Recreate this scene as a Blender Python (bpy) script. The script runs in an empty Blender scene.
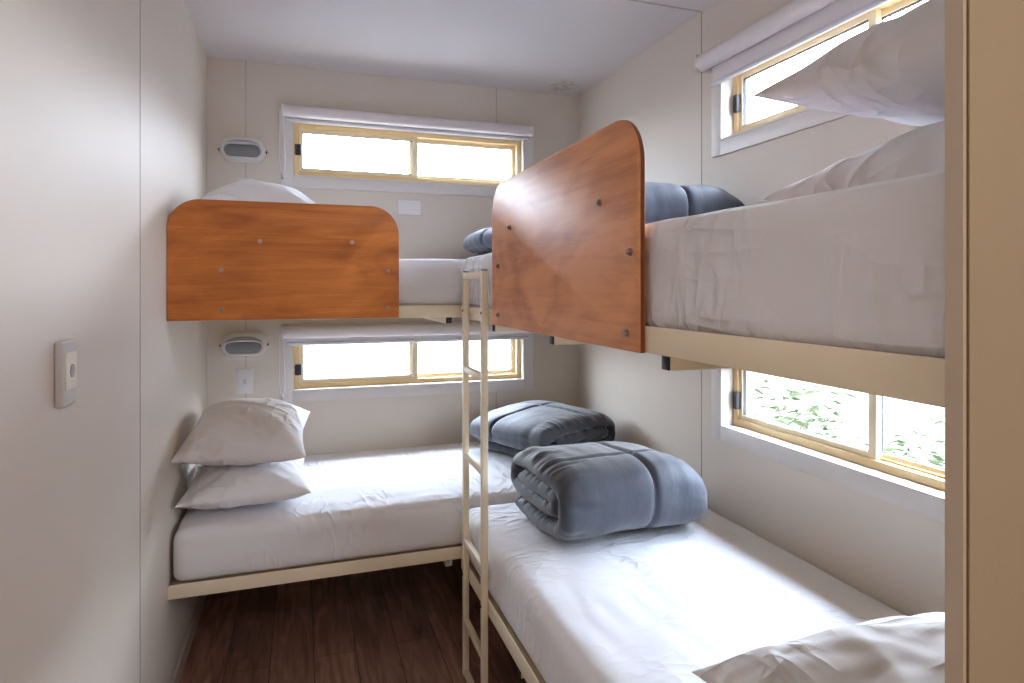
import bpy, bmesh, math, random
from mathutils import Vector, Matrix, noise

# ------------------------------------------------------------------ camera, sky, light, exposure
S = bpy.context.scene
COL = S.collection
W, D, H = 1.847, 3.126, 2.405          # room: width x, back wall y, ceiling z
YN = -1.25                              # wall behind the camera
cam_d = bpy.data.cameras.new('camera')
cam_d.sensor_width = 36.0
cam_d.lens = 624.0 / 1024.0 * 36.0
cam_d.shift_y = (288.0 - 341.5) / 1024.0
cam_d.clip_start = 0.02
cam = bpy.data.objects.new('camera', cam_d)
COL.objects.link(cam)
cam.location = (0.407, 0.0, 1.356)
cam.rotation_euler = (math.pi / 2, 0, -math.radians(18.64))
S.camera = cam

world = bpy.data.worlds.new('sky')
S.world = world
world.use_nodes = True
wn, wl = world.node_tree.nodes, world.node_tree.links
wn.clear()
w_out = wn.new('ShaderNodeOutputWorld')
w_bg = wn.new('ShaderNodeBackground')
w_tc = wn.new('ShaderNodeTexCoord')
w_sep = wn.new('ShaderNodeSeparateXYZ')
w_rmp = wn.new('ShaderNodeValToRGB')
w_rmp.color_ramp.elements[0].position = 0.0
w_rmp.color_ramp.elements[0].color = (0.84, 0.895, 1.0, 1)
w_rmp.color_ramp.elements[1].position = 0.55
w_rmp.color_ramp.elements[1].color = (0.68, 0.79, 1.0, 1)
wl.new(w_tc.outputs['Generated'], w_sep.inputs[0])
wl.new(w_sep.outputs['Z'], w_rmp.inputs[0])
wl.new(w_rmp.outputs[0], w_bg.inputs['Color'])
w_str = wn.new('ShaderNodeMath')          # overcast sky: brighter overhead than at the horizon
w_str.operation = 'MULTIPLY_ADD'
w_str.inputs[1].default_value = 42.0
w_str.inputs[2].default_value = 13.0
w_str.use_clamp = False
wl.new(w_sep.outputs['Z'], w_str.inputs[0])
wl.new(w_str.outputs[0], w_bg.inputs['Strength'])
wl.new(w_bg.outputs[0], w_out.inputs[0])

def area(name, loc, rot, sx, sy, power=0.0, color=(1, 1, 1), portal=False):
    d = bpy.data.lights.new(name, 'AREA')
    d.shape = 'RECTANGLE'
    d.size, d.size_y = sx, sy
    d.energy, d.color = power, color
    if portal:
        d.cycles.is_portal = True
    o = bpy.data.objects.new(name, d)
    COL.objects.link(o)
    o.location, o.rotation_euler = loc, rot
    return o

HP = math.pi / 2
for zc in (2.015, 1.0):
    area('window_daylight', (0.95, D + 0.11, zc), (-HP, 0, 0), 1.2, 0.28, portal=True)
    area('window_daylight', (W + 0.11, 1.317, zc), (HP, 0, HP), 1.2, 0.28, portal=True)
# added fill light under the ceiling, unseen behind the camera
area('unseen_fill_light', (0.80, -0.72, H - 0.075), (0, 0, 0), 0.55, 0.55, power=8.5, color=(1.0, 0.93, 0.88))

S.view_settings.view_transform = 'Standard'
S.view_settings.look = 'None'
S.view_settings.exposure = 0.70
S.view_settings.gamma = 1.0
S.view_settings.use_curve_mapping = False
S.cycles.max_bounces = 14
S.cycles.diffuse_bounces = 9
S.cycles.transparent_max_bounces = 16
S.cycles.sample_clamp_indirect = 6.0

# ------------------------------------------------------------------ materials
def mat(name, color, rough=0.5, spec=0.5, bump=None, var=None, coat=0.0, sheen=0.0, metal=0.0):
    """bump=(scale, strength, distance, (sx,sy,sz)); var=(color2, scale, (sx,sy,sz), lo, hi)"""
    m = bpy.data.materials.new(name)
    m.use_nodes = True
    n, l = m.node_tree.nodes, m.node_tree.links
    p = n['Principled BSDF']
    p.inputs['Base Color'].default_value = (*color, 1)
    p.inputs['Roughness'].default_value = rough
    p.inputs['Specular IOR Level'].default_value = spec
    p.inputs['Metallic'].default_value = metal
    p.inputs['Coat Weight'].default_value = coat
    p.inputs['Sheen Weight'].default_value = sheen
    tc = n.new('ShaderNodeTexCoord')
    if var:
        c2, sc, st, lo, hi = var
        mp = n.new('ShaderNodeMapping'); mp.inputs['Scale'].default_value = st
        nz = n.new('ShaderNodeTexNoise'); nz.inputs['Scale'].default_value = sc
        nz.inputs['Detail'].default_value = 6
        rp = n.new('ShaderNodeMapRange')
        rp.inputs['From Min'].default_value, rp.inputs['From Max'].default_value = lo, hi
        mx = n.new('ShaderNodeMix'); mx.data_type = 'RGBA'
        mx.inputs['A'].default_value = (*color, 1)
        mx.inputs['B'].default_value = (*c2, 1)
        l.new(tc.outputs['Object'], mp.inputs[0]); l.new(mp.outputs[0], nz.inputs['Vector'])
        l.new(nz.outputs['Fac'], rp.inputs['Value']); l.new(rp.outputs[0], mx.inputs['Factor'])
        l.new(mx.outputs['Result'], p.inputs['Base Color'])
    if bump:
        sc, st, di, ms = bump
        mp = n.new('ShaderNodeMapping'); mp.inputs['Scale'].default_value = ms
        nz = n.new('ShaderNodeTexNoise'); nz.inputs['Scale'].default_value = sc
        nz.inputs['Detail'].default_value = 1.5
        nz.inputs['Distortion'].default_value = 0.25
        bp = n.new('ShaderNodeBump')
        bp.inputs['Strength'].default_value, bp.inputs['Distance'].default_value = st, di
        l.new(tc.outputs['Object'], mp.inputs[0]); l.new(mp.outputs[0], nz.inputs['Vector'])
        l.new(nz.outputs['Fac'], bp.inputs['Height']); l.new(bp.outputs[0], p.inputs['Normal'])
    return m

def wood_mat(name, axis, dark, light, rough, blotch=0.5):
    """varnished plywood: grain stretched along one axis plus broad figure"""
    m = bpy.data.materials.new(name)
    m.use_nodes = True
    n, l = m.node_tree.nodes, m.node_tree.links
    p = n['Principled BSDF']
    tc = n.new('ShaderNodeTexCoord')
    st = [9.0, 9.0, 9.0]; st[axis] = 0.9
    mp = n.new('ShaderNodeMapping'); mp.inputs['Scale'].default_value = st
    g = n.new('ShaderNodeTexNoise'); g.inputs['Scale'].default_value = 2.2
    g.inputs['Detail'].default_value = 8; g.inputs['Distortion'].default_value = 1.2
    mp2 = n.new('ShaderNodeMapping')
    s2 = [2.6, 2.6, 2.6]; s2[axis] = 1.3
    mp2.inputs['Scale'].default_value = s2
    b = n.new('ShaderNodeTexNoise'); b.inputs['Scale'].default_value = 2.0
    b.inputs['Detail'].default_value = 3; b.inputs['Distortion'].default_value = 2.0
    st3 = [90.0, 90.0, 90.0]; st3[axis] = 3.0
    mp3 = n.new('ShaderNodeMapping'); mp3.inputs['Scale'].default_value = st3
    f = n.new('ShaderNodeTexNoise'); f.inputs['Scale'].default_value = 3.0
    for q in (mp, mp2, mp3): l.new(tc.outputs['Object'], q.inputs[0])
    l.new(mp.outputs[0], g.inputs['Vector']); l.new(mp2.outputs[0], b.inputs['Vector']); l.new(mp3.outputs[0], f.inputs['Vector'])
    a1 = n.new('ShaderNodeMath'); a1.operation = 'MULTIPLY_ADD'
    a1.inputs[1].default_value = blotch
    l.new(b.outputs['Fac'], a1.inputs[0])
    a2 = n.new('ShaderNodeMath'); a2.operation = 'MULTIPLY_ADD'; a2.inputs[1].default_value = 0.7 - blotch * 0.3
    l.new(g.outputs['Fac'], a2.inputs[0])
    a3 = n.new('ShaderNodeMath'); a3.operation = 'MULTIPLY'; a3.inputs[1].default_value = 0.16
    l.new(f.outputs['Fac'], a3.inputs[0]); l.new(a3.outputs[0], a2.inputs[2]); l.new(a2.outputs[0], a1.inputs[2])
    rp = n.new('ShaderNodeValToRGB')
    rp.color_ramp.elements[0].position = 0.36; rp.color_ramp.elements[0].color = (*dark, 1)
    rp.color_ramp.elements[1].position = 0.80; rp.color_ramp.elements[1].color = (*light, 1)
    l.new(a1.outputs[0], rp.inputs[0]); l.new(rp.outputs[0], p.inputs['Base Color'])
    p.inputs['Roughness'].default_value = rough
    p.inputs['Coat Weight'].default_value = 0.05
    p.inputs['Specular IOR Level'].default_value = 0.3
    p.inputs['Coat Roughness'].default_value = 0.38
    return m

def floor_mat():
    m = bpy.data.materials.new('dark_plank_floor')
    m.use_nodes = True
    n, l = m.node_tree.nodes, m.node_tree.links
    p = n['Principled BSDF']
    tc = n.new('ShaderNodeTexCoord')
    mr = n.new('ShaderNodeMapping'); mr.inputs['Rotation'].default_value = (0, 0, HP)
    br = n.new('ShaderNodeTexBrick')
    br.inputs['Color1'].default_value = (0.38, 0.215, 0.16, 1)
    br.inputs['Color2'].default_value = (0.26, 0.15, 0.115, 1)
    br.inputs['Mortar'].default_value = (0.02, 0.01, 0.008, 1)
    br.inputs['Scale'].default_value = 1.0
    br.inputs['Mortar Size'].default_value = 0.0012
    br.inputs['Brick Width'].default_value = 1.2
    br.inputs['Row Height'].default_value = 0.15
    mg = n.new('ShaderNodeMapping'); mg.inputs['Scale'].default_value = (14, 1.6, 1)
    g = n.new('ShaderNodeTexNoise'); g.inputs['Scale'].default_value = 2.2; g.inputs['Detail'].default_value = 8
    g.inputs['Distortion'].default_value = 1.0
    rp = n.new('ShaderNodeMapRange'); rp.inputs['From Min'].default_value = 0.3; rp.inputs['From Max'].default_value = 0.75
    rp.inputs['To Min'].default_value = 0.55; rp.inputs['To Max'].default_value = 1.6
    mx = n.new('ShaderNodeMix'); mx.data_type = 'RGBA'; mx.blend_type = 'MULTIPLY'; mx.inputs['Factor'].default_value = 1.0
    l.new(tc.outputs['Object'], mr.inputs[0]); l.new(mr.outputs[0], br.inputs['Vector'])
    l.new(tc.outputs['Object'], mg.inputs[0]); l.new(mg.outputs[0], g.inputs['Vector'])
    l.new(g.outputs['Fac'], rp.inputs['Value'])
    l.new(br.outputs['Color'], mx.inputs['A']); l.new(rp.outputs[0], mx.inputs['B'])
    l.new(mx.outputs['Result'], p.inputs['Base Color'])
    p.inputs['Roughness'].default_value = 0.42
    return m

def glass_mat():
    m = bpy.data.materials.new('window_glass')
    m.use_nodes = True
    n, l = m.node_tree.nodes, m.node_tree.links
    n.clear()
    o = n.new('ShaderNodeOutputMaterial')
    t = n.new('ShaderNodeBsdfTransparent'); t.inputs[0].default_value = (0.97, 0.985, 0.98, 1)
    g = n.new('ShaderNodeBsdfGlossy'); g.inputs['Roughness'].default_value = 0.02
    lw = n.new('ShaderNodeLayerWeight'); lw.inputs['Blend'].default_value = 0.5
    pw = n.new('ShaderNodeMath'); pw.operation = 'POWER'; pw.inputs[1].default_value = 5.0
    fr = n.new('ShaderNodeMath'); fr.operation = 'MULTIPLY_ADD'; fr.inputs[1].default_value = 0.6; fr.inputs[2].default_value = 0.03
    l.new(lw.outputs['Facing'], pw.inputs[0]); l.new(pw.outputs[0], fr.inputs[0])
    mx = n.new('ShaderNodeMixShader')
    l.new(fr.outputs[0], mx.inputs[0]); l.new(t.outputs[0], mx.inputs[1]); l.new(g.outputs[0], mx.inputs[2])
    l.new(mx.outputs[0], o.inputs[0])
    return m

def fabric_mat(name, color, layers, rough=0.85, sheen=0.15):
    """cloth with sparse pressed creases: layers = [(scale, (sx,sy,sz), rotation z deg, sharpness, weight)]"""
    m = bpy.data.materials.new(name)
    m.use_nodes = True
    n, l = m.node_tree.nodes, m.node_tree.links
    p = n['Principled BSDF']
    p.inputs['Base Color'].default_value = (*color, 1)
    p.inputs['Roughness'].default_value = rough
    p.inputs['Specular IOR Level'].default_value = 0.15
    p.inputs['Sheen Weight'].default_value = sheen
    tc = n.new('ShaderNodeTexCoord')
    def math_(op, a, b=None):
        q = n.new('ShaderNodeMath'); q.operation = op
        for i, v in enumerate((a, b)):
            if v is None: continue
            if isinstance(v, (int, float)): q.inputs[i].default_value = v
            else: l.new(v, q.inputs[i])
        return q.outputs[0]
    tot = None
    for k, (sc, ms, rz, sharp, wt) in enumerate(layers):
        mp = n.new('ShaderNodeMapping')
        mp.inputs['Scale'].default_value = ms
        mp.inputs['Rotation'].default_value = (0.3 * k, 0.2, math.radians(rz))
        mp.inputs['Location'].default_value = (3.1 * k, 1.7 * k, 0.6 * k)
        l.new(tc.outputs['Object'], mp.inputs[0])
        a = n.new('ShaderNodeTexNoise'); a.inputs['Scale'].default_value = sc
        a.inputs['Detail'].default_value = 1.0; a.inputs['Distortion'].default_value = 0.35
        l.new(mp.outputs[0], a.inputs['Vector'])
        if sharp > 0:
            d = math_('ABSOLUTE', math_('SUBTRACT', a.outputs['Fac'], 0.5))
            h = math_('POWER', math_('MAXIMUM', math_('SUBTRACT', 1.0, math_('MULTIPLY', d, sharp)), 0.0), 1.5)
            b = n.new('ShaderNodeTexNoise'); b.inputs['Scale'].default_value = 3.2
            l.new(tc.outputs['Object'], b.inputs['Vector'])
            mk = n.new('ShaderNodeMapRange'); mk.inputs['From Min'].default_value = 0.42; mk.inputs['From Max'].default_value = 0.62
            l.new(b.outputs['Fac'], mk.inputs['Value'])
            h = math_('MULTIPLY', h, mk.outputs[0])
        else:
            h = a.outputs['Fac']
        h = math_('MULTIPLY', h, wt)
        tot = h if tot is None else math_('ADD', tot, h)
    bp = n.new('ShaderNodeBump')
    bp.inputs['Strength'].default_value, bp.inputs['Distance'].default_value = 1.0, 0.02
    l.new(tot, bp.inputs['Height']); l.new(bp.outputs[0], p.inputs['Normal'])
    return m

M = {}
M['wall'] = mat('cream_wall_paint', (0.715, 0.65, 0.575), 0.55, 0.4, bump=(160, 0.10, 0.002, (1, 1, 1)),
                var=((0.69, 0.62, 0.54), 2.0, (1, 1, 1), 0.35, 0.75))
M['panel'] = mat('tan_partition_laminate', (0.43, 0.345, 0.235), 0.55, 0.4, bump=(220, 0.08, 0.002, (1, 1, 1)),
                 var=((0.41, 0.325, 0.22), 3.0, (1, 1, 1), 0.35, 0.75))
M['strip'] = mat('beige_edge_strip', (0.56, 0.46, 0.35), 0.5, 0.4)
M['joint'] = mat('dark_panel_joint', (0.22, 0.16, 0.13), 0.8, 0.2)  # thin brownish strip along a wall seam
M['joint_pale'] = mat('pale_panel_joint', (0.50, 0.45, 0.40), 0.7, 0.2)
M['brown_gap'] = mat('brown_board_core', (0.13, 0.065, 0.03), 0.8, 0.2, bump=(200, 0.5, 0.004, (1, 1, 1)))
M['ceiling'] = mat('pale_ceiling_paint', (0.74, 0.715, 0.72), 0.6, 0.3, bump=(90, 0.05, 0.002, (1, 1, 1)))
M['stain'] = mat('flaking_ceiling_paint', (0.62, 0.57, 0.50), 0.8, 0.2, bump=(60, 0.6, 0.004, (1, 1, 1)),
                 var=((0.74, 0.715, 0.72), 30.0, (1, 1, 1), 0.45, 0.55))
M['floor'] = floor_mat()
M['skirting'] = mat('skirting_paint', (0.62, 0.55, 0.50), 0.45, 0.4)
M['trim'] = mat('white_window_trim', (0.72, 0.69, 0.665), 0.45, 0.45)
M['alu'] = mat('gold_cream_aluminium', (0.72, 0.53, 0.27), 0.38, 0.5)
M['alu_pale'] = mat('pale_cream_aluminium', (0.80, 0.68, 0.46), 0.38, 0.5)
M['rubber'] = mat('black_glazing_rubber', (0.04, 0.04, 0.045), 0.6, 0.3)
M['black'] = mat('black_plastic', (0.02, 0.02, 0.025), 0.45, 0.4)
M['glass'] = glass_mat()
M['blind'] = mat('white_blind_fabric', (0.78, 0.745, 0.76), 0.65, 0.3, bump=(400, 0.05, 0.001, (1, 1, 1)))
M['blind_bar'] = mat('silver_white_blind_bar', (0.66, 0.67, 0.72), 0.35, 0.5)
M['white_plastic'] = mat('white_plastic', (0.80, 0.79, 0.79), 0.35, 0.5)
M['grey_plastic'] = mat('grey_plastic', (0.36, 0.36, 0.36), 0.4, 0.5)
M['pale_grey_plastic'] = mat('pale_grey_plastic', (0.60, 0.58, 0.58), 0.4, 0.5)
M['hood_grey'] = mat('pale_blue_grey_plastic', (0.42, 0.44, 0.48), 0.4, 0.5)
M['cream_plastic'] = mat('cream_plastic', (0.84, 0.80, 0.70), 0.35, 0.5)
M['lens'] = mat('grey_ribbed_lens', (0.22, 0.23, 0.24), 0.22, 0.6, bump=(60, 0.4, 0.003, (1, 1, 8)))
M['cream_steel'] = mat('cream_powder_coated_steel', (0.88, 0.785, 0.60), 0.45, 0.45, bump=(130, 0.04, 0.001, (1, 1, 1)),
                       var=((0.85, 0.745, 0.56), 5.0, (1, 1, 1), 0.4, 0.7))
M['steel'] = mat('bolt_steel', (0.40, 0.34, 0.30), 0.36, 0.5, metal=1.0)
M['base'] = mat('bare_plywood_base', (0.45, 0.33, 0.20), 0.7, 0.3)
M['ply_edge'] = mat('dark_stained_ply_edge', (0.19, 0.055, 0.018), 0.5, 0.35, bump=(300, 0.2, 0.002, (1, 1, 1)))
M['ply_back'] = wood_mat('orange_plywood_grain_across', 0, (0.31, 0.078, 0.016), (0.78, 0.27, 0.058), 0.5, 0.4)
M['ply_right'] = wood_mat('orange_plywood_grain_along', 1, (0.31, 0.088, 0.03), (0.76, 0.34, 0.15), 0.5, 0.75)
SH = (0.81, 0.81, 0.845)
M['sheet'] = fabric_mat('white_cotton_sheet', SH, [(3.2, (1.0, 2.4, 1.6), 10, 0, 1.0), (5.0, (2.2, 0.7, 1.2), 55, 7, 0.24), (8.0, (2.2, 1.2, 1.0), -25, 7, 0.20)])
M['sheet_side'] = fabric_mat('white_cotton_sheet_long', SH, [(3.2, (2.4, 1.0, 1.0), -10, 0, 1.0), (6.0, (1.4, 2.6, 0.7), 12, 6, 0.50), (9.0, (1.2, 2.2, 1.0), -25, 6, 0.36), (5.0, (1.5, 0.5, 3.4), 0, 6, 0.26)])
M['sheet_low'] = fabric_mat('white_cotton_sheet_low', SH, [(3.2, (2.4, 1.0, 1.0), -10, 0, 1.0), (6.0, (1.2, 2.4, 0.8), 20, 7, 0.17), (8.0, (1.1, 2.0, 1.1), -15, 8, 0.13)])
M['pillow'] = fabric_mat('white_cotton_pillowcase', (0.80, 0.79, 0.81), [(4.0, (1.0, 2.2, 1.0), 0, 0, 0.9), (6.0, (0.7, 2.4, 1.0), 35, 7, 0.34), (8.0, (2.0, 0.7, 1.0), 20, 8, 0.22)])
M['quilt'] = mat('slate_blue_quilt_fabric', (0.066, 0.073, 0.096), 0.62, 0.3, bump=(30, 0.25, 0.006, (1.5, 0.8, 0.8)), sheen=0.35)
M['soil'] = mat('dry_ground', (0.11, 0.10, 0.095), 0.95, 0.1, var=((0.06, 0.055, 0.05), 2.2, (1, 1, 1), 0.45, 0.7))
M['leaf'] = mat('green_leaf', (0.085, 0.115, 0.055), 0.7, 0.15, var=((0.12, 0.135, 0.085), 3.0, (1, 1, 1), 0.3, 0.7))
M['twig'] = mat('grey_twig', (0.16, 0.12, 0.09), 0.9, 0.1)

# ------------------------------------------------------------------ helpers
def box(bm, x0, x1, y0, y1, z0, z1, bev=0.0, seg=2):
    vs = [bm.verts.new((x, y, z)) for x in (x0, x1) for y in (y0, y1) for z in (z0, z1)]
    q = [(0, 1, 3, 2), (4, 6, 7, 5), (0, 4, 5, 1), (2, 3, 7, 6), (0, 2, 6, 4), (1, 5, 7, 3)]
    fs = [bm.faces.new([vs[i] for i in f]) for f in q]
    if bev > 0:
        es = list({e for f in fs for e in f.edges})
        bmesh.ops.bevel(bm, geom=es, offset=bev, segments=seg, affect='EDGES', profile=0.5)
    return bm

def BM(*boxes, bev=0.0, seg=2):
    bm = bmesh.new()
    for b in boxes:
        box(bm, *b, bev=bev, seg=seg)
    return bm

def cyl(bm, p0, p1, r, n=20, r1=None):
    p0, p1 = Vector(p0), Vector(p1)
    d = (p1 - p0)
    rot = d.to_track_quat('Z', 'Y').to_matrix()
    r1 = r if r1 is None else r1
    a, b = [], []
    for i in range(n):
        t = 2 * math.pi * i / n
        c = Vector((math.cos(t), math.sin(t), 0))
        a.append(bm.verts.new(p0 + rot @ (c * r)))
        b.append(bm.verts.new(p1 + rot @ (c * r1)))
    for i in range(n):
        j = (i + 1) % n
        bm.faces.new((a[i], a[j], b[j], b[i]))
    bm.faces.new(a[::-1]); bm.faces.new(b)
    return bm

def tube(bm, pts, r, n=8):
    for a, b in zip(pts[:-1], pts[1:]):
        cyl(bm, a, b, r, n)
    return bm

def obj(name, bm, m, parent=None, smooth=True, base=None):
    """link one mesh; bm is in world space, stored relative to its root's location"""
    root = parent
    while root is not None and root.parent is not None:
        root = root.parent
    off = Vector(root.location) if root is not None else (Vector(base) if base else Vector((0, 0, 0)))
    bmesh.ops.recalc_face_normals(bm, faces=bm.faces[:])
    for v in bm.verts:
        v.co -= off
    me = bpy.data.meshes.new(name)
    bm.to_mesh(me); bm.free()
    me.materials.append(m)
    if smooth:
        me.shade_smooth()
        try:
            me.set_sharp_from_angle(angle=math.radians(38))
        except Exception:
            pass
    o = bpy.data.objects.new(name, me)
    COL.objects.link(o)
    if parent is not None:
        o.parent = parent
    elif base:
        o.location = off
    return o

def tag(o, label=None, cat=None, group=None, kind=None):
    if label: o['label'] = label
    if cat: o['category'] = cat
    if group: o['group'] = group
    if kind: o['kind'] = kind
    return o

def thing(name, loc, label=None, cat=None, group=None, kind=None):
    o = bpy.data.objects.new(name, None)
    o.empty_display_size = 0.1
    COL.objects.link(o)
    o.location = loc
    return tag(o, label, cat, group, kind)

def struct(name, bm, m, label, cat, smooth=False):
    return tag(obj(name, bm, m, smooth=smooth), label, cat, kind='structure')

# ------------------------------------------------------------------ room shell
T = 0.11
# window openings
BX0, BX1 = 0.366, 1.526
RY0, RY1 = 0.745, 1.890
BU = (1.884, 2.149); BL = (0.868, 1.133)
RU = (1.886, 2.149); RL = (0.856, 1.121)

struct('floor', BM((-T, W + T, YN - T, D + T, -0.12, 0.0)), M['floor'],
       'dark brown timber-look plank floor running under the bunks', 'floor')
c_ = struct('ceiling', BM((-T, W + T, YN - T, D + T, H, H + 0.12)), M['ceiling'],
            'pale lilac white flat ceiling with one panel joint', 'ceiling')
obj('panel_joint', BM((0.0, W, 2.010, 2.018, H - 0.0012, H)), M['joint_pale'], c_, smooth=False)
bm = bmesh.new()
ring = []
random.seed(4)
for i in range(22):
    a = 2 * math.pi * i / 22
    r = random.uniform(0.75, 1.1)
    ring.append((1.70 + 0.085 * r * math.cos(a), 2.985 + 0.085 * r * math.sin(a)))
lo = [bm.verts.new((x, y, H - 0.0012)) for x, y in ring]
hi = [bm.verts.new((x, y, H)) for x, y in ring]
bm.faces.new(lo)
for i in range(22):
    bm.faces.new((lo[i], hi[i], hi[(i + 1) % 22], lo[(i + 1) % 22]))
obj('flaking_patch', bm, M['stain'], c_, smooth=False)

obj('fill_light_housing', BM((0.50, 1.10, -1.02, -0.42, H - 0.07, H), bev=0.01), M['white_plastic'], c_)  # added housing around the unseen fill light

wl_ = struct('wall_left', BM((-T, 0.0, YN - T, D + T, 0.0, H)), M['wall'],
             'long cream panelled wall on the left of the aisle', 'wall')
obj('panel_joint', BM((0.0, 0.0006, 1.8870, 1.8905, 0.0, H)), M['joint'], wl_, smooth=False)

def wall_with_holes(axis, u0, u1, holes, a, b):
    """axis 'x': wall spans x, thickness a..b in y; axis 'y': spans y, thickness in x.  holes share one u-range"""
    hu0, hu1 = holes[0][0], holes[0][1]
    bs = [(u0, hu0, 0.0, H), (hu1, u1, 0.0, H)]
    z = 0.0
    for _, _, z0, z1 in sorted(holes, key=lambda h: h[2]):
        bs.append((hu0, hu1, z, z0)); z = z1
    bs.append((hu0, hu1, z, H))
    bm = bmesh.new()
    for (p, q, z0, z1) in bs:
        if axis == 'x':
            box(bm, p, q, a, b, z0, z1)
        else:
            box(bm, a, b, p, q, z0, z1)
    bmesh.ops.remove_doubles(bm, verts=bm.verts[:], dist=1e-5)
    return bm

wb_ = struct('wall_back', wall_with_holes('x', 0.0, W, [(BX0, BX1, *BU), (BX0, BX1, *BL)], D, D + T), M['wall'],
             'cream back wall with one window above the other', 'wall')
for xs in (0.163, 1.375):
    for z0, z1 in ((0, H),):
        if BX0 < xs < BX1:
            spans = ((0.0, BL[0] - 0.06), (BL[1] + 0.06, BU[0] - 0.06), (BU[1] + 0.06, H))
        else:
            spans = ((0.0, H),)
        bm = bmesh.new()
        for s0, s1 in spans:
            box(bm, xs - 0.002, xs + 0.002, D - 0.0006, D, s0, s1)
        obj('panel_joint', bm, M['joint_pale'], wb_, smooth=False)
wr_ = struct('wall_right', wall_with_holes('y', YN - T, D + T, [(RY0, RY1, *RU), (RY0, RY1, *RL)], W, W + T), M['wall'],
             'cream right wall with one window above the other', 'wall')
obj('panel_joint', BM((W - 0.0006, W, 2.0145, 2.0175, 0.0, H)), M['joint'], wr_, smooth=False)
struct('wall_front', BM((0.0, W, YN - T, YN, 0.0, H)), M['wall'], 'cream wall closing the room behind the viewer', 'wall')
pt = struct('wall_partition', BM((0.9525, W, 0.3835, 0.3995, 0.0, H)), M['panel'],
            'tan partition panel at the foot of the right hand bunks', 'wall')
obj('board_core', BM((0.949, 0.9525, 0.385, 0.3985, 0.0, H)), M['brown_gap'], pt, smooth=False)
obj('edge_strip', BM((0.945, 0.949, 0.3838, 0.3998, 0.0, H)), M['strip'], pt, smooth=False)
struct('baseboard_left', BM((0.0, 0.012, YN, D, 0.0, 0.07), bev=0.003), M['skirting'],
       'low painted skirting board along the left wall', 'skirting board')

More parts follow.
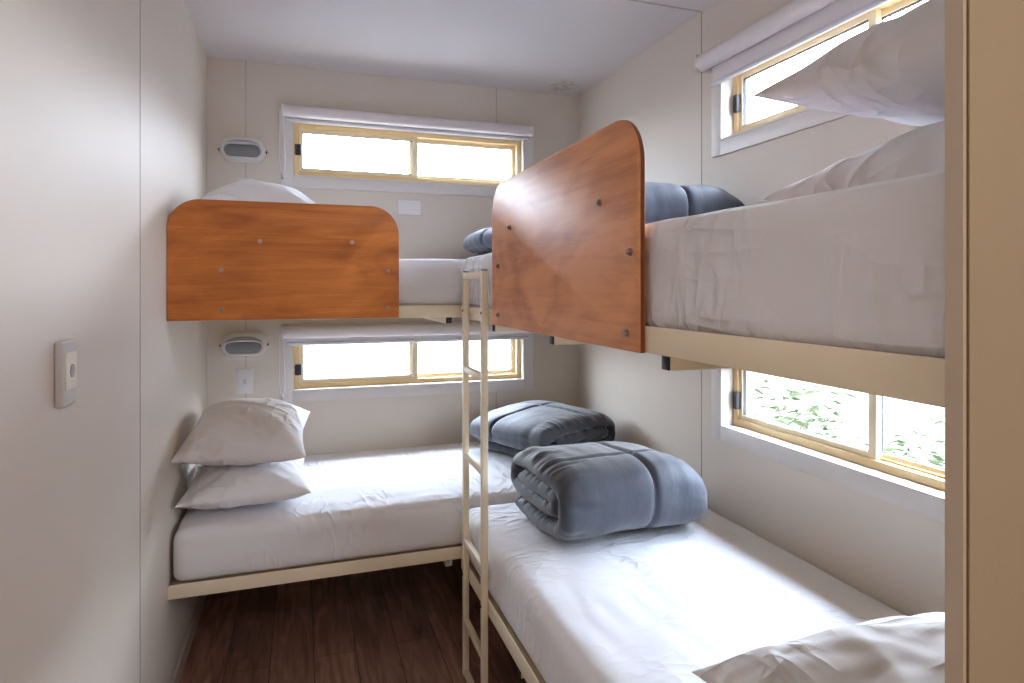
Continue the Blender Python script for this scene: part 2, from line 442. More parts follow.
# ------------------------------------------------------------------ windows
def window(name, side, u0, u1, z0, z1, label):
    """u runs along the wall, d is depth outward from the wall face"""
    def B(bm, a0, a1, d0, d1, b0, b1, bev=0.0):
        if side == 'back':
            box(bm, a0, a1, D + d0, D + d1, b0, b1, bev)
        else:
            box(bm, W + d0, W + d1, a0, a1, b0, b1, bev)
    loc = ((u0 + u1) / 2, D, z0) if side == 'back' else (W, (u0 + u1) / 2, z0)
    w = thing(name, loc, label, 'window', kind='structure')
    tw = 0.052
    bm = bmesh.new()          # flat architrave
    B(bm, u0 - tw, u0, -0.011, 0, z0 - tw, z1 + tw, 0.002); B(bm, u1, u1 + tw, -0.011, 0, z0 - tw, z1 + tw, 0.002)
    B(bm, u0 - 0.001, u1 + 0.001, -0.011, 0, z0 - tw, z0, 0.002); B(bm, u0 - 0.001, u1 + 0.001, -0.011, 0, z1, z1 + tw, 0.002)
    obj('architrave', bm, M['trim'], w)
    bm = bmesh.new()          # reveal lining
    e = 0.006
    B(bm, u0, u0 + e, -0.012, T, z0, z1); B(bm, u1 - e, u1, -0.012, T, z0, z1)
    B(bm, u0 + e, u1 - e, -0.012, T, z0, z0 + e); B(bm, u0 + e, u1 - e, -0.012, T, z1 - e, z1)
    obj('reveal_lining', bm, M['trim'], w, smooth=False)
    A0, A1, C0, C1 = u0 + e, u1 - e, z0 + e, z1 - e
    fw = 0.024
    dp = 0.040 if side == 'right' else 0.022
    bm = bmesh.new()
    B(bm, A0, A0 + fw, dp, dp + 0.06, C0, C1, 0.002); B(bm, A1 - fw, A1, dp, dp + 0.06, C0, C1, 0.002)
    B(bm, A0 + fw, A1 - fw, dp, dp + 0.06, C0, C0 + fw, 0.002); B(bm, A0 + fw, A1 - fw, dp, dp + 0.06, C1 - fw, C1, 0.002)
    B(bm, A0 + fw, A1 - fw, dp + 0.02, dp + 0.024, C0 + fw, C0 + fw + 0.006)
    obj('window_frame', bm, M['alu'], w)
    mid = (A0 + A1) / 2
    if side == 'back':
        sl = (A0 + fw * 0.6, mid + 0.02); sr = (mid - 0.02, A1 - fw * 0.6)
    else:                     # the far sash is the sliding one
        sl = (mid - 0.02, A1 - fw * 0.6); sr = (A0 + fw * 0.6, mid + 0.02)
    for k, (s0, s1) in enumerate((sl, sr)):
        d0 = dp + (0.008 if k == 0 else 0.032)
        sw = 0.026
        Z0, Z1 = C0 + fw * 0.8, C1 - fw * 0.8
        bm = bmesh.new()
        B(bm, s0, s0 + sw, d0, d0 + 0.02, Z0, Z1, 0.0015); B(bm, s1 - sw, s1, d0, d0 + 0.02, Z0, Z1, 0.0015)
        B(bm, s0 + sw, s1 - sw, d0, d0 + 0.02, Z0, Z0 + 0.022, 0.0015); B(bm, s0 + sw, s1 - sw, d0, d0 + 0.02, Z1 - 0.022, Z1, 0.0015)
        sa = obj('sliding_sash' if k == 0 else 'fixed_sash', bm, M['alu_pale'], w)
        bm = bmesh.new()
        g = 0.0025
        q0, q1, r0, r1 = s0 + sw, s1 - sw, Z0 + 0.022, Z1 - 0.022
        B(bm, q0, q0 + g, d0 + 0.004, d0 + 0.016, r0, r1); B(bm, q1 - g, q1, d0 + 0.004, d0 + 0.016, r0, r1)
        B(bm, q0, q1, d0 + 0.004, d0 + 0.016, r0, r0 + g); B(bm, q0, q1, d0 + 0.004, d0 + 0.016, r1 - g, r1)
        obj('glazing_seal', bm, M['rubber'], sa, smooth=False)
        bm = bmesh.new()
        B(bm, q0 + g, q1 - g, d0 + 0.0085, d0 + 0.0125, r0 + g, r1 - g)
        obj('glass_pane', bm, M['glass'], sa, smooth=False)
        if k == 0:
            bm = bmesh.new()
            lz = (r0 + r1) / 2 - (0.0 if 'top' in label or 'high' in label else 0.035)
            if side == 'back':
                B(bm, s0 - 0.010, s0 + 0.020, d0 - 0.016, d0 + 0.004, lz - 0.026, lz + 0.026, 0.005)
            else:
                B(bm, s1 - 0.016, s1 + 0.006, d0 - 0.018, d0 + 0.004, lz - 0.032, lz + 0.032, 0.005)
            obj('latch', bm, M['black'], sa)
    return w

window('window_1', 'back', BX0, BX1, *BU, 'high sliding window in the back wall above the upper bunk')
window('window_2', 'back', BX0, BX1, *BL, 'sliding window low in the back wall, just above the lower bunk mattress')
window('window_3', 'right', RY0, RY1, *RU, 'high sliding window in the right wall behind the raised pillow')
window('window_4', 'right', RY0, RY1, *RL, 'sliding window in the right wall below the upper bunk, showing greenery')

# ------------------------------------------------------------------ roller blinds
def blind(side, u0, u1, zr, r, zb, label, chain=True):
    def P(u, d, z):
        return (u, D - d, z) if side == 'back' else (W - d, u, z)
    root = thing('roller_blind', P((u0 + u1) / 2, 0.0, zr), label, 'blind', 'roller blinds over the windows')
    dc = 0.018 + r
    bm = cyl(bmesh.new(), P(u0, dc, zr), P(u1, dc, zr), r, 28)
    obj('fabric_roll', bm, M['blind'], root)
    bm = bmesh.new()
    d0 = 0.018
    if side == 'back':
        box(bm, u0 + 0.012, u1 - 0.012, D - d0 - 0.0012, D - d0, zb, zr)
    else:
        box(bm, W - d0 - 0.0012, W - d0, u0 + 0.012, u1 - 0.022, zb, zr)
    obj('hanging_fabric', bm, M['blind'], root, smooth=False)
    bm = cyl(bmesh.new(), P(u0 + 0.012, d0 + 0.001, zb), P(u1 - (0.012 if side == 'back' else 0.018), d0 + 0.001, zb), 0.009, 16)
    obj('bottom_bar', bm, M['blind_bar'], root)
    for u, s in ((u0, -1), (u1, 1)):
        bm = bmesh.new()
        a, b = sorted((u, u + s * 0.009))
        if side == 'back':
            box(bm, a, b, D - dc - r * 0.9, D - 0.0005, zr - r, zr + r, 0.003)
        else:
            box(bm, W - dc - r * 0.9, W - 0.0005, a, b, zr - r, zr + r, 0.003)
        obj('end_bracket', bm, M['white_plastic'], root)
    if chain:
        bm = bmesh.new()
        uc = u0 - 0.004
        zt, zl = zr - r * 0.2, zr - 0.29
        pts = [P(uc - 0.010, dc + r, zt), P(uc - 0.013, dc, zl + 0.06), P(uc - 0.008, dc - 0.004, zl + 0.012), P(uc, dc - 0.006, zl),
               P(uc + 0.008, dc - 0.004, zl + 0.012), P(uc + 0.012, dc, zl + 0.06), P(uc + 0.003, dc + r, zt)]
        tube(bm, pts, 0.0022, 8)
        ch = obj('pull_chain', bm, M['white_plastic'], root)
        bm = BM((pts[3][0] - 0.006, pts[3][0] + 0.006, pts[3][1] - 0.003, D - 0.0006, zl - 0.022, zl - 0.004), bev=0.002)
        obj('chain_holder', bm, M['pale_grey_plastic'], ch)
    return root

blind('back', 0.327, 1.550, 2.180, 0.027, 2.146, 'white roller blind wound up above the high back wall window')
blind('back', 0.327, 1.558, 1.150, 0.030, 1.094, 'white roller blind partly lowered on the low back wall window')
blind('right', 0.620, 1.945, 2.180, 0.030, 2.098, 'white roller blind with a silver bar above the right wall window', chain=False)

# ------------------------------------------------------------------ electrical fittings
def stadium(hw, hh, n=14):
    pts = []
    r = hh
    for i in range(n + 1):
        a = -HP + math.pi * i / n
        pts.append((hw - r + r * math.cos(a), r * math.sin(a)))
    for i in range(n + 1):
        a = HP + math.pi * i / n
        pts.append((-(hw - r) + r * math.cos(a), r * math.sin(a)))
    return pts

def loft(bm, rings, cap0=True, cap1=True):
    vr = [[bm.verts.new(p) for p in r] for r in rings]
    n = len(vr[0])
    for a, b in zip(vr[:-1], vr[1:]):
        for i in range(n):
            j = (i + 1) % n
            bm.faces.new((a[i], a[j], b[j], b[i]))
    if cap0: bm.faces.new(vr[0][::-1])
    if cap1: bm.faces.new(vr[-1])
    return bm

def wall_light(cx, cz, label):
    root = thing('wall_light', (cx, D, cz), label, 'wall light', 'oval bunk lights on the back wall')
    def R(hw, hh, d, dz=0.0, k=1.0):
        return [(cx + x, D - d, cz + dz + z * k) for x, z in stadium(hw, hh)]
    bm = loft(bmesh.new(), [R(0.098, 0.056, 0.0), R(0.098, 0.056, 0.030), R(0.095, 0.053, 0.040), R(0.092, 0.050, 0.048),
                            R(0.086, 0.036, 0.062, -0.009), R(0.078, 0.029, 0.060, -0.010), R(0.077, 0.028, 0.048, -0.010)], True, True)
    obj('housing', bm, M['white_plastic'], root)
    bm = loft(bmesh.new(), [R(0.076, 0.0275, 0.046, -0.010), R(0.075, 0.027, 0.054, -0.010), R(0.066, 0.020, 0.058, -0.010), R(0.045, 0.008, 0.060, -0.010)])
    obj('lens', bm, M['lens'], root)
    # eyelid hood over the upper half
    bm = bmesh.new()
    n = 18
    outer, inner, o2, i2 = [], [], [], []
    for i in range(n + 1):
        t = i / n
        x = -0.084 + 0.168 * t
        s = max(0.0, 1 - abs(2 * t - 1) ** 3.2) ** 0.5
        zt = cz - 0.004 + 0.048 * s
        zb = cz - 0.004 + 0.026 * s
        outer.append(bm.verts.new((cx + x, D - 0.047, zt)))
        inner.append(bm.verts.new((cx + x, D - 0.078, zb)))
        o2.append(bm.verts.new((cx + x, D - 0.047, zt - 0.006)))
        i2.append(bm.verts.new((cx + x, D - 0.078, zb - 0.005)))
    for i in range(n):
        for a, b in ((outer, inner), (inner, i2), (i2, o2), (o2, outer)):
            bm.faces.new((a[i], a[i + 1], b[i + 1], b[i]))
    for k in (0, n):
        bm.faces.new((outer[k], inner[k], i2[k], o2[k]))
    hd = obj('eyelid_hood', bm, M['hood_grey'], root)
    bm = bmesh.new()
    rim = []
    for i in range(n + 1):
        t = i / n
        x = -0.084 + 0.168 * t
        s = max(0.0, 1 - abs(2 * t - 1) ** 3.2) ** 0.5
        rim.append((cx + x, D - 0.079, cz - 0.0065 + 0.026 * s))
    tube(bm, rim, 0.0032, 8)
    obj('hood_rim', bm, M['white_plastic'], hd)
    for s in (-1, 1):
        bm = cyl(bmesh.new(), (cx + s * 0.100, D - 0.001, cz - 0.004), (cx + s * 0.100, D - 0.022, cz - 0.004), 0.005, 10)
        obj('side_screw', bm, M['black'], root)
    return root

wall_light(0.152, 1.990, 'white oval bulkhead wall light beside the high back window')
wall_light(0.158, 1.098, 'white oval bulkhead wall light under the wooden guard board, above the white switch')

def plate(cx, cz, w, h, label, kind):
    root = thing('light_switch' if kind == 'switch' else 'blank_plate', (cx, D, cz - h / 2), label, 'switch' if kind == 'switch' else 'wall plate')
    obj('cover_plate', BM((cx - w / 2, cx + w / 2, D - 0.010, D, cz - h / 2, cz + h / 2), bev=0.003), M['white_plastic'], root)
    if kind == 'switch':
        obj('raised_panel', BM((cx - w * .36, cx + w * .36, D - 0.0125, D - 0.0095, cz - h * .38, cz + h * .38), bev=0.001), M['white_plastic'], root)
        obj('rocker', BM((cx - 0.006, cx + 0.006, D - 0.0165, D - 0.012, cz - 0.011, cz + 0.011), bev=0.002), M['pale_grey_plastic'], root)
    return root

plate(0.160, 0.925, 0.074, 0.116, 'white light switch plate above the stacked pillows on the lower bunk', 'switch')
plate(0.160, 1.805, 0.074, 0.116, 'white switch plate half hidden behind the pillow dome on the upper bunk', 'switch')
p_ = plate(0.916, 1.757, 0.118, 0.074, 'blank white wall plate under the high back window', 'blank')

root = thing('wall_switch', (0.0, 1.334, 1.144), 'white surface mounted switch with a grey button on the left wall', 'switch')
obj('housing', BM((0.0, 0.015, 1.278, 1.346, 1.146, 1.262), bev=0.004, seg=3), M['pale_grey_plastic'], root)
pn = obj('rocker_panel', BM((0.0145, 0.0175, 1.284, 1.340, 1.176, 1.242), bev=0.0015), M['cream_plastic'], root)
bm = loft(bmesh.new(), [[(d, 1.311 + 0.010 * s * math.cos(2 * math.pi * i / 20), 1.208 + 0.012 * s * math.sin(2 * math.pi * i / 20)) for i in range(20)]
                        for d, s in ((0.0172, 1), (0.0192, 1), (0.0200, 0.8))])
obj('button', bm, M['grey_plastic'], pn)

# ------------------------------------------------------------------ bunks
XR, YB = 0.965, 2.243

def board_prism(axis, u0, u1, z0, z1, r, d0, d1):
    """panel with two rounded upper corners, thickness d0..d1 on the other axis"""
    prof = [(u0, z0), (u1, z0)]
    n = 10
    for i in range(n + 1):
        a = HP * i / n
        prof.append((u1 - r + r * math.cos(a), z1 - r + r * math.sin(a)))
    for i in range(n + 1):
        a = HP + HP * i / n
        prof.append((u0 + r + r * math.cos(a), z1 - r + r * math.sin(a)))
    e = 0.002
    cu, cz = (u0 + u1) / 2, (z0 + z1) / 2
    def ring(d, s):
        out = []
        for u, z in prof:
            uu = u - e * s * (1 if u > cu else -1); zz = z - e * s * (1 if z > cz else -1)
            out.append((uu, d, zz) if axis == 'x' else (d, uu, zz))
        return out
    return loft(bmesh.new(), [ring(d0, 1), ring(d0 + e, 0), ring(d1 - e, 0), ring(d1, 1)])

def edge_stain(o, axis):
    o.data.materials.append(M['ply_edge'])
    for f in o.data.polygons:
        if abs(f.normal[axis]) < 0.3:
            f.material_index = 1
    return o

def bolt(parent, p, axis):
    bm = bmesh.new()
    d = Vector((-1, 0, 0)) if axis == 'x' else Vector((0, -1, 0))
    p = Vector(p)
    cyl(bm, p, p + d * 0.0025, 0.0075, 16)
    cyl(bm, p + d * 0.0025, p + d * 0.0065, 0.0055, 6)
    cyl(bm, p + d * 0.0065, p + d * 0.0085, 0.0042, 12, 0.0034)
    return obj('bolt', bm, M['steel'], parent)

def tube_x(z1, y, capped, parent, x0=XR + 0.004, x1=W - 0.001):
    s = 0.024
    obj('cross_tube', BM((x0, x1, y - s / 2, y + s / 2, z1 - s, z1), bev=0.002), M['cream_steel'], parent)
    if capped:
        obj('tube_cap', BM((x0 - 0.003, x0, y - s / 2 + .001, y + s / 2 - .001, z1 - s + .001, z1 - .001), bev=0.001), M['black'], parent)

def tube_y(z1, x, capped, parent, y0=YB + 0.004, y1=D - 0.001):
    s = 0.024
    if capped:
        obj('cross_tube', BM((x - s / 2, x + s / 2, y0, y1, z1 - s, z1), bev=0.002), M['cream_steel'], parent)
        obj('tube_cap', BM((x - s / 2 + .001, x + s / 2 - .001, y0 - 0.003, y0, z1 - s + .001, z1 - .001), bev=0.001), M['black'], parent)
    else:     # open hollow end
        w = 0.002
        obj('cross_tube', BM((x - s / 2, x - s / 2 + w, y0, y1, z1 - s, z1), (x + s / 2 - w, x + s / 2, y0, y1, z1 - s, z1),
                             (x - s / 2, x + s / 2, y0, y1, z1 - w, z1), (x - s / 2, x + s / 2, y0, y1, z1 - s, z1 - s + w)), M['white_plastic'], parent, smooth=False)

def bunk_back(z0, z1, label, upper):
    root = thing('bunk_frame', (0.0, YB, z0), label, 'bunk bed', 'wall fixed steel bunk frames')
    obj('side_rail', BM((0.001, XR + 0.004, YB, YB + 0.004, z0, z1), (0.001, XR + 0.004, YB + 0.004, YB + 0.040, z0, z0 + 0.004), bev=0.0008), M['cream_steel'], root)
    obj('wall_rail', BM((0.001, W - 0.001, D - 0.030, D - 0.001, z0, z0 + 0.024), bev=0.001), M['cream_steel'], root)
    obj('base_board', BM((0.004, W - 0.004, YB + 0.006, D - 0.004, z0 + 0.026, z0 + 0.036)), M['base'], root, smooth=False)
    for x in ((0.92,) if upper else (0.92,)):
        tube_y(z0 + 0.001, x, upper, root)
    if upper:
        g = edge_stain(obj('guard_board', board_prism('x', 0.0008, 0.735, z0 + 0.003, 1.643, 0.098, YB - 0.0145, YB - 0.0015), M['ply_back'], root), 1)
        for x, z in ((0.276, 1.511), (0.573, 1.515), (0.159, 1.414), (0.696, 1.415), (0.159, 1.285), (0.696, 1.286)):
            bolt(g, (x, YB - 0.0145, z), 'y')
    return root

def bunk_right(z0, z1, label, upper):
    root = thing('bunk_frame', (XR, 0.42, z0), label, 'bunk bed', 'wall fixed steel bunk frames')
    obj('side_rail', BM((XR, XR + 0.004, 0.401, YB - 0.002, z0, z1), (XR + 0.004, XR + 0.040, 0.401, YB - 0.002, z0, z0 + 0.004), bev=0.0008), M['cream_steel'], root)
    obj('wall_rail', BM((W - 0.030, W - 0.001, 0.401, YB - 0.002, z0, z0 + 0.024), bev=0.001), M['cream_steel'], root)
    obj('base_board', BM((XR + 0.006, W - 0.004, 0.403, YB - 0.004, z0 + 0.026, z0 + 0.036)), M['base'], root, smooth=False)
    for y in ((0.880, 1.367, 1.838) if upper else (0.9, 1.6)):
        tube_x(z0 + 0.0, y, True, root)
    if upper:
        g = edge_stain(obj('guard_board', board_prism('y', 0.936, 1.803, z0 - 0.001, 1.662, 0.088, XR - 0.0135, XR - 0.0015), M['ply_right'], root), 0)
        for y, z in ((1.085, 1.521), (1.630, 1.523), (0.967, 1.419), (1.738, 1.420), (0.978, 1.276), (1.738, 1.277)):
            bolt(g, (XR - 0.0135, y, z), 'x')
    return root

bunk_back(1.248, 1.293, 'cream steel upper bunk frame across the back with a bolted orange wooden guard board', True)
bunk_back(0.357, 0.402, 'cream steel lower bunk frame across the back above the dark floor', False)
bunk_right(1.246, 1.291, 'cream steel upper bunk frame along the right wall with the taller wooden guard board', True)
bunk_right(0.324, 0.374, 'cream steel lower bunk frame along the right wall behind the ladder foot', False)

# ladder
PY = (2.119, 1.884)
LX0, LX1 = 0.9435, 0.9635
lad = thing('ladder', (LX0, 2.01, 0.0), 'narrow cream steel ladder hooked on the corner where the bunks meet', 'ladder')
for y in PY:
    po = obj('pole', BM((LX0, LX1, y, y + 0.020, 0.0, 1.411), bev=0.0015), M['cream_steel'], lad)
    obj('end_cap', BM((LX0 + .001, LX1 - .001, y + .001, y + 0.019, 1.411, 1.4145), bev=0.001), M['black'], po)
    for zs in (1.277, 0.352):
        obj('fixing_screw', cyl(bmesh.new(), (LX0, y + 0.010, zs), (LX0 - 0.002, y + 0.010, zs), 0.0042, 12), M['rubber'], po)
for z in (1.397, 1.072, 0.773, 0.470, 0.190, 0.012):
    obj('rung', BM((LX0 + 0.001, LX1 - 0.001, PY[1] + 0.020, PY[0], z - 0.010, z + 0.010), bev=0.0012), M['cream_steel'], lad)

# ------------------------------------------------------------------ bedding
def fbm(x, y, z, o=3):
    v, a, f = 0.0, 1.0, 1.0
    for _ in range(o):
        v += a * noise.noise(Vector((x * f, y * f, z * f))); a *= 0.5; f *= 2.03
    return v

def mattress(x0, x1, y0, y1, z0, z1, r, m, label, seed, crown=0.012):
    bm = bmesh.new()
    cx, cy, cz = (x0 + x1) / 2, (y0 + y1) / 2, (z0 + z1) / 2
    hx, hy, hz = (x1 - x0) / 2, (y1 - y0) / 2, (z1 - z0) / 2
    nx, ny, nz = max(8, int(hx * 2 / 0.022)), max(8, int(hy * 2 / 0.022)), 10
    grid = {}
    def V(i, j, k):
        key = (i, j, k)
        if key in grid: return grid[key]
        px, py, pz = hx * (2 * i / nx - 1), hy * (2 * j / ny - 1), hz * (2 * k / nz - 1)
        # rounded box
        qx = max(-(hx - r), min(hx - r, px)); qy = max(-(hy - r), min(hy - r, py)); qz = max(-(hz - r), min(hz - r, pz))
        d = Vector((px - qx, py - qy, pz - qz))
        L = d.length
        if L > 1e-9:
            # map the cube shell on to the sphere of radius r
            mx = max(abs(d.x), abs(d.y), abs(d.z))
            d = d.normalized() * mx if mx > 0 else d
        p = Vector((qx, qy, qz)) + d
        nd = d.normalized() if L > 1e-9 else Vector((0, 0, 1))
        w = 0.0022 * fbm((p.x + cx) * 3 + seed, (p.y + cy) * 3, p.z * 6) + 0.0016 * noise.noise(Vector(((p.x + cx) * 13 + seed, (p.y + cy) * 13, p.z * 5)))
        if k < nz * 0.35: w *= 0.3
        p += nd * w
        if pz > 0:
            p.z += crown * (1 - (px / hx) ** 2) * (1 - (py / hy) ** 4) * (pz / hz)
        grid[key] = bm.verts.new(Vector((cx, cy, cz)) + p)
        return grid[key]
    for i in range(nx):
        for j in range(ny):
            bm.faces.new((V(i, j, nz), V(i + 1, j, nz), V(i + 1, j + 1, nz), V(i, j + 1, nz)))
            bm.faces.new((V(i, j, 0), V(i, j + 1, 0), V(i + 1, j + 1, 0), V(i + 1, j, 0)))
    for k in range(nz):
        for i in range(nx):
            bm.faces.new((V(i, 0, k), V(i + 1, 0, k), V(i + 1, 0, k + 1), V(i, 0, k + 1)))
            bm.faces.new((V(i, ny, k), V(i, ny, k + 1), V(i + 1, ny, k + 1), V(i + 1, ny, k)))
        for j in range(ny):
            bm.faces.new((V(0, j, k), V(0, j, k + 1), V(0, j + 1, k + 1), V(0, j + 1, k)))
            bm.faces.new((V(nx, j, k), V(nx, j + 1, k), V(nx, j + 1, k + 1), V(nx, j, k + 1)))
    o = obj('mattress', bm, m, smooth=True, base=(cx, cy, z0))
    return tag(o, label, 'mattress', 'mattresses in white fitted sheets')

mattress(0.010, W - 0.006, YB + 0.010, D - 0.006, 1.286, 1.458, 0.030, M['sheet'], 'white sheeted mattress on the upper back bunk behind the wooden board', 3.1)
mattress(0.010, W - 0.006, YB + 0.010, D - 0.006, 0.395, 0.566, 0.034, M['sheet'], 'white sheeted mattress on the lower back bunk under the two stacked pillows', 9.7)
mattress(XR + 0.008, W - 0.006, 0.402, YB + 0.002, 1.284, 1.470, 0.022, M['sheet_side'], 'white sheeted mattress on the upper right bunk with wrinkled side facing the aisle', 17.3)
mattress(XR + 0.010, W - 0.006, 0.402, YB + 0.002, 0.362, 0.550, 0.036, M['sheet_low'], 'white sheeted mattress on the lower right bunk, bright and mostly bare', 23.9)

def pillow(loc, rot, sx, sy, t, label, seed, flat=0.8, group='white pillows on the bunks', corner=0.10, bend=0.0, power=0.52):
    """cushion with pointed corners and hollowed sides; local x is the long side, z=0 the seam plane"""
    bm = bmesh.new()
    n, mN = 96, 72
    def shape(i, j, top):
        u, v = 2 * i / n - 1, 2 * j / mN - 1
        # denser near the edges
        u = math.sin(u * HP); v = math.sin(v * HP)
        x = u * sx / 2 * (1 - corner * (1 - v * v) * abs(u) ** 3)
        y = v * sy / 2 * (1 - corner * (1 - u * u) * abs(v) ** 3)
        e = (max(0.0, 1 - abs(u) ** 2.3) * max(0.0, 1 - abs(v) ** 2.3))
        h = t / 2 * e ** power
        if not top: h *= -flat
        edge = min(1 - abs(u), 1 - abs(v))
        # creases that run in from corners and sides
        ang = math.atan2(v, u)
        cr = noise.noise(Vector((math.cos(ang) * 5 + seed, math.sin(ang) * 5, (u * u + v * v) * 0.9)))
        w = (0.010 * cr * (u * u + v * v) * min(1, edge * 7)
             + 0.007 * fbm(x * 3.5 + seed, y * 4, 1.7 if top else 4.2)
             + 0.0055 * math.exp(-(noise.noise(Vector(((x - 0.6 * y) * 6 + seed, (y + 0.6 * x) * 1.6, seed))) * 7) ** 2)
             + 0.0035 * math.exp(-(noise.noise(Vector(((0.8 * x + y) * 8 + seed, (y - 0.8 * x) * 2.2, seed + 4))) * 7) ** 2)) * min(1, edge * 4)
        h += w if top else w * 0.7
        z = h + 0.012 * noise.noise(Vector((x * 4.5 + seed * 2, y * 4.5, 9))) * (1 - min(1, edge * 3))
        z -= bend * (u * u)
        return Vector((x, y, z))
    tp = [[None] * (mN + 1) for _ in range(n + 1)]
    bt = [[None] * (mN + 1) for _ in range(n + 1)]
    for i in range(n + 1):
        for j in range(mN + 1):
            tp[i][j] = bm.verts.new(shape(i, j, True))
            bt[i][j] = tp[i][j] if i in (0, n) or j in (0, mN) else bm.verts.new(shape(i, j, False))
    for i in range(n):
        for j in range(mN):
            bm.faces.new((tp[i][j], tp[i + 1][j], tp[i + 1][j + 1], tp[i][j + 1]))
            bm.faces.new((bt[i][j], bt[i][j + 1], bt[i + 1][j + 1], bt[i + 1][j]))
    me_o = obj('pillow', bm, M['pillow'])
    me_o.data.clear_geometry if False else None
    me_o.location, me_o.rotation_euler = loc, [math.radians(a) for a in rot]
    return tag(me_o, label, 'pillow', group)

# lower back bunk, two stacked against the left wall (long side along y)
pillow((0.219, 2.555, 0.634), (0, 1, 92), 0.56, 0.425, 0.16, 'white pillow at the bottom of the stack of two on the lower back bunk', 1.3)
pillow((0.219, 2.585, 0.800), (3, -5, 88), 0.58, 0.43, 0.22, 'plump white pillow on top of the stack under the switch on the lower back bunk', 5.9, flat=0.62)
# upper back bunk
pillow((0.262, 2.66, 1.513), (0, 0, 90), 0.56, 0.46, 0.10, 'white pillow lying under the domed pillow, behind the left wooden guard board', 11.2)
pillow((0.262, 2.66, 1.642), (0, 0, 90), 0.56, 0.47, 0.25, 'domed white pillow showing above the left wooden guard board', 15.8, flat=0.4, power=0.75)
# upper right bunk
pillow((1.480, 0.650, 1.500), (0, 1, 0), 0.66, 0.47, 0.21, 'white pillow under the tilted pillow on the upper right bunk', 21.4, flat=0.18)
pillow((1.490, 0.660, 1.690), (3, -3, 3), 0.68, 0.48, 0.21, 'white pillow with a pointed corner raised against the right wall high window', 27.7, flat=0.65)
# lower right bunk
pillow((1.500, 0.800, 0.578), (0, 0, 0), 0.66, 0.50, 0.10, 'white pillow beneath another by the right wall on the lower right bunk', 33.5, flat=0.3)
pillow((1.375, 0.670, 0.690), (0, 0, -3), 0.68, 0.48, 0.20, 'shaded white pillow in the near corner of the lower right bunk', 39.1, flat=0.4)

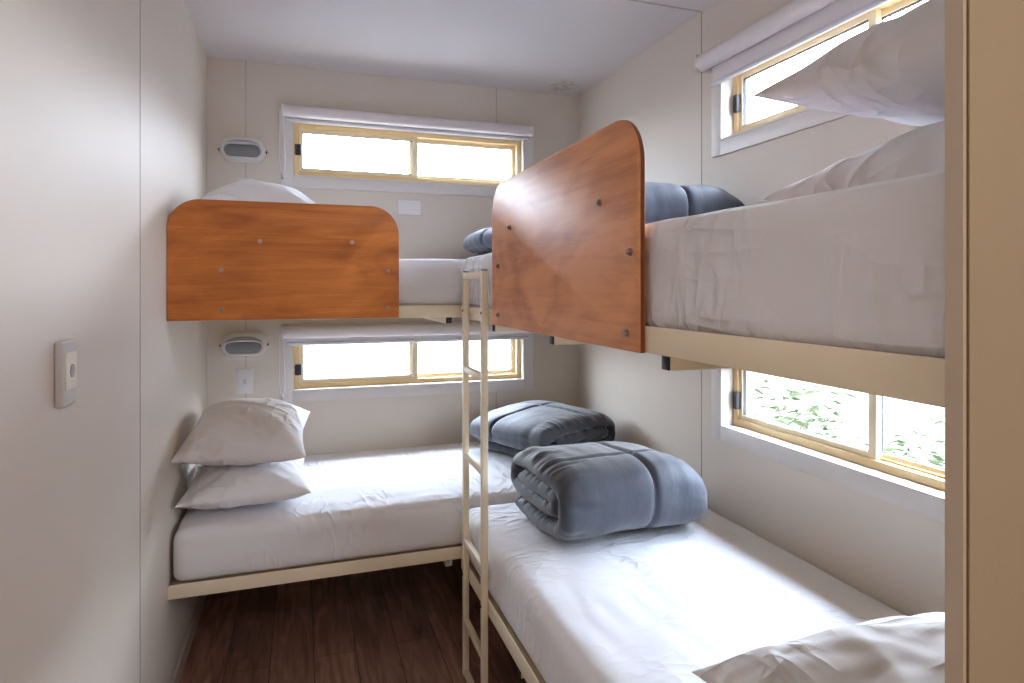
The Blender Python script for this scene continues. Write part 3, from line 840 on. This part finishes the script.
def quilt(loc, rz, label, seed, L=0.52, A=0.235, B=0.122, t=0.056, seams=(0.02,), turns=1.78, droop=0.30):
    """a quilt rolled flat: spiral strip of padded cloth, axis along local x, open layered end at -x"""
    bm = bmesh.new()
    NS, NX = 340, 120
    pts = []
    for i in range(NS + 1):
        k = turns * i / NS
        th = math.radians(-60) - 2 * math.pi * k
        a = max(0.02, A - t / 2 - t * 0.98 * k); b = max(0.006, B - t / 2 - t * 0.98 * k)
        c, s = math.cos(th), math.sin(th)
        e = 2 / 3.1
        pts.append(Vector((0, a * math.copysign(abs(c) ** e, c), B + b * math.copysign(abs(s) ** e, s))))
    # resample evenly
    cum = [0.0]
    for p, q in zip(pts[:-1], pts[1:]): cum.append(cum[-1] + (q - p).length)
    tot = cum[-1]
    ev, j = [], 0
    for i in range(NS + 1):
        d = tot * i / NS
        while j < NS - 1 and cum[j + 1] < d: j += 1
        f = (d - cum[j]) / max(1e-9, cum[j + 1] - cum[j])
        ev.append(pts[j].lerp(pts[j + 1], min(1, max(0, f))))
    nor = []
    for i in range(NS + 1):
        d = ev[min(NS, i + 2)] - ev[max(0, i - 2)]
        n_ = Vector((0, d.z, -d.y)).normalized()
        nor.append(n_)
    # outward on the first turn
    if nor[NS // 8].dot(ev[NS // 8] - Vector((0, 0, B))) < 0:
        nor = [-n_ for n_ in nor]
    def vert(i, k, side):
        s = tot * i / NS
        u = math.sin((2 * k / NX - 1) * HP)
        ends = L / 2 * (1 + 0.035 * noise.noise(Vector((s * 5 + seed, 0, 1 if u < 0 else 7))))
        x = u * ends
        prof = max(0.0, 1 - abs(u) ** 12) ** 0.5
        pin = 0.0
        for xs in seams: pin = max(pin, math.exp(-(abs(x - xs) / 0.0065) ** 1.1))
        for ss in (0.30, 0.62, 0.95, 1.3):
            pin = max(pin, 0.5 * math.exp(-((s - ss) / 0.010) ** 2))
        fe = min(1.0, min(s, tot - s) / 0.03) ** 0.5 if 0 < s < tot else 0.0
        h = t / 2 * prof * (1 - 0.55 * pin) * (0.35 + 0.65 * fe)
        ruf = max(0.0, (abs(u) - 0.45) / 0.55) ** 1.3 * (1.0 if u < 0 else 0.35)
        h += ruf * (0.013 * noise.noise(Vector((s * 30 + seed, x * 6, 2))) + 0.009 * noise.noise(Vector((s * 62 + seed, x * 9, 6)))) * prof
        h += 0.006 * noise.noise(Vector((s * 9 + seed, x * 8, 5))) * prof
        h += 0.0022 * noise.noise(Vector((s * 6 + seed, x * 26, 8))) * prof
        p = ev[i] + nor[i] * (h if side else -h)
        f = 1.0
        if u > 0.35: f -= droop * ((u - 0.35) / 0.65) ** 2.2
        if u < -0.7: f -= 0.06 * ((-u - 0.7) / 0.3) ** 2
        z = max(0.001, p.z) * f
        z *= 1 - 0.10 * (p.y / A) * (0.5 + 0.5 * u)
        return Vector((x, p.y * (1 - (0.10 * max(0, u) ** 3)), z))
    G = [[[bm.verts.new(vert(i, k, sd)) for k in range(NX + 1)] for i in range(NS + 1)] for sd in (0, 1)]
    for i in range(NS):
        for k in range(NX):
            for sd in (0, 1):
                g = G[sd]
                bm.faces.new((g[i][k], g[i][k + 1], g[i + 1][k + 1], g[i + 1][k]))
        for k in (0, NX):
            bm.faces.new((G[0][i][k], G[1][i][k], G[1][i + 1][k], G[0][i + 1][k]))
    for i in (0, NS):
        for k in range(NX):
            bm.faces.new((G[0][i][k], G[0][i][k + 1], G[1][i][k + 1], G[1][i][k]))
    bmesh.ops.remove_doubles(bm, verts=bm.verts[:], dist=1e-5)
    o = obj('folded_quilt', bm, M['quilt'])
    o.location, o.rotation_euler = loc, (0, 0, math.radians(rz))
    return tag(o, label, 'quilt', 'folded grey blue quilts')

quilt((1.392, 1.935, 0.560), 1, 'slate blue folded quilt on the lower right bunk, layered end towards the ladder', 2.2,
      L=0.535, A=0.285, B=0.142, t=0.066, seams=(0.045,))
quilt((1.462, 2.745, 0.580), 114, 'slate blue folded quilt in the lower back corner, behind another quilt', 8.4,
      L=0.53, A=0.290, B=0.118, t=0.060, seams=(0.07,), droop=0.10)
quilt((1.520, 1.900, 1.480), 1, 'slate blue quilt end showing right of the taller guard board', 14.6, L=0.58, A=0.26, seams=(0.03,), B=0.122, t=0.06)
quilt((1.410, 2.700, 1.474), 105, 'slate blue quilt end showing left of the taller guard board, above the ladder', 19.9,
      L=0.56, A=0.285, B=0.105, t=0.055, seams=(0.04,), droop=0.12)

# ------------------------------------------------------------------ outdoors
bm = bmesh.new()                          # flat yard; right hand bank shaped to block low sky light
prof = [(-30, -0.70), (6.0, -0.70), (9.0, -0.30), (24.0, 4.6), (36.0, 5.2), (36.0, -1.2), (-30, -1.2)]
va = [bm.verts.new((x, -30, z)) for x, z in prof]
vb = [bm.verts.new((x, 40, z)) for x, z in prof]
bm.faces.new(va); bm.faces.new(vb[::-1])
for i in range(len(prof)):
    k = (i + 1) % len(prof)
    bm.faces.new((va[i], va[k], vb[k], vb[i]))
tag(obj('ground', bm, M['soil'], smooth=False), 'pale dry ground outside the windows', 'ground', kind='structure')

def shrub(loc, r, h, seed, label):
    random.seed(seed)
    root = thing('shrub', loc, label, 'shrub', 'shrubs outside the windows')
    L = Vector(loc)
    bt, bl = bmesh.new(), bmesh.new()
    tips = []
    for i in range(26):
        a = random.uniform(0, 2 * math.pi); rr = r * math.sqrt(random.random())
        tip = L + Vector((rr * math.cos(a), rr * math.sin(a), h * random.uniform(0.5, 1.0)))
        midp = L.lerp(tip, 0.5) + Vector((random.uniform(-.1, .1), random.uniform(-.1, .1), 0.05))
        cyl(bt, L + Vector((random.uniform(-.05, .05), random.uniform(-.05, .05), 0)), midp, 0.012, 6, 0.008)
        cyl(bt, midp, tip, 0.008, 6, 0.003)
        tips.append((midp, tip))
    for i in range(800):
        mp, tp = random.choice(tips)
        c = mp.lerp(tp, random.uniform(0.1, 1.05)) + Vector([random.gauss(0, 0.09) for _ in range(3)])
        s = random.uniform(0.09, 0.17)
        R = Matrix.Rotation(random.uniform(0, 6.28), 3, 'Z') @ Matrix.Rotation(random.uniform(-1, 1), 3, 'X') @ Matrix.Rotation(random.uniform(-.6, .6), 3, 'Y')
        q = [(-.5, 0, 0), (-.15, .17, .04), (.25, .14, .03), (.55, 0, -.05), (.25, -.14, .03), (-.15, -.17, .04)]
        vs = [bl.verts.new(c + R @ (Vector(v) * s)) for v in q]
        bl.faces.new(vs)
    obj('stems', bt, M['twig'], root)
    obj('foliage', bl, M['leaf'], root, smooth=False)
    return root

shrub((4.75, 4.80, -0.70), 0.75, 1.25, 5, 'green leafy shrub at the left of the low right wall window')
shrub((5.65, 4.10, -0.70), 0.45, 0.80, 8, 'small green shrub at the middle of the low right wall window')
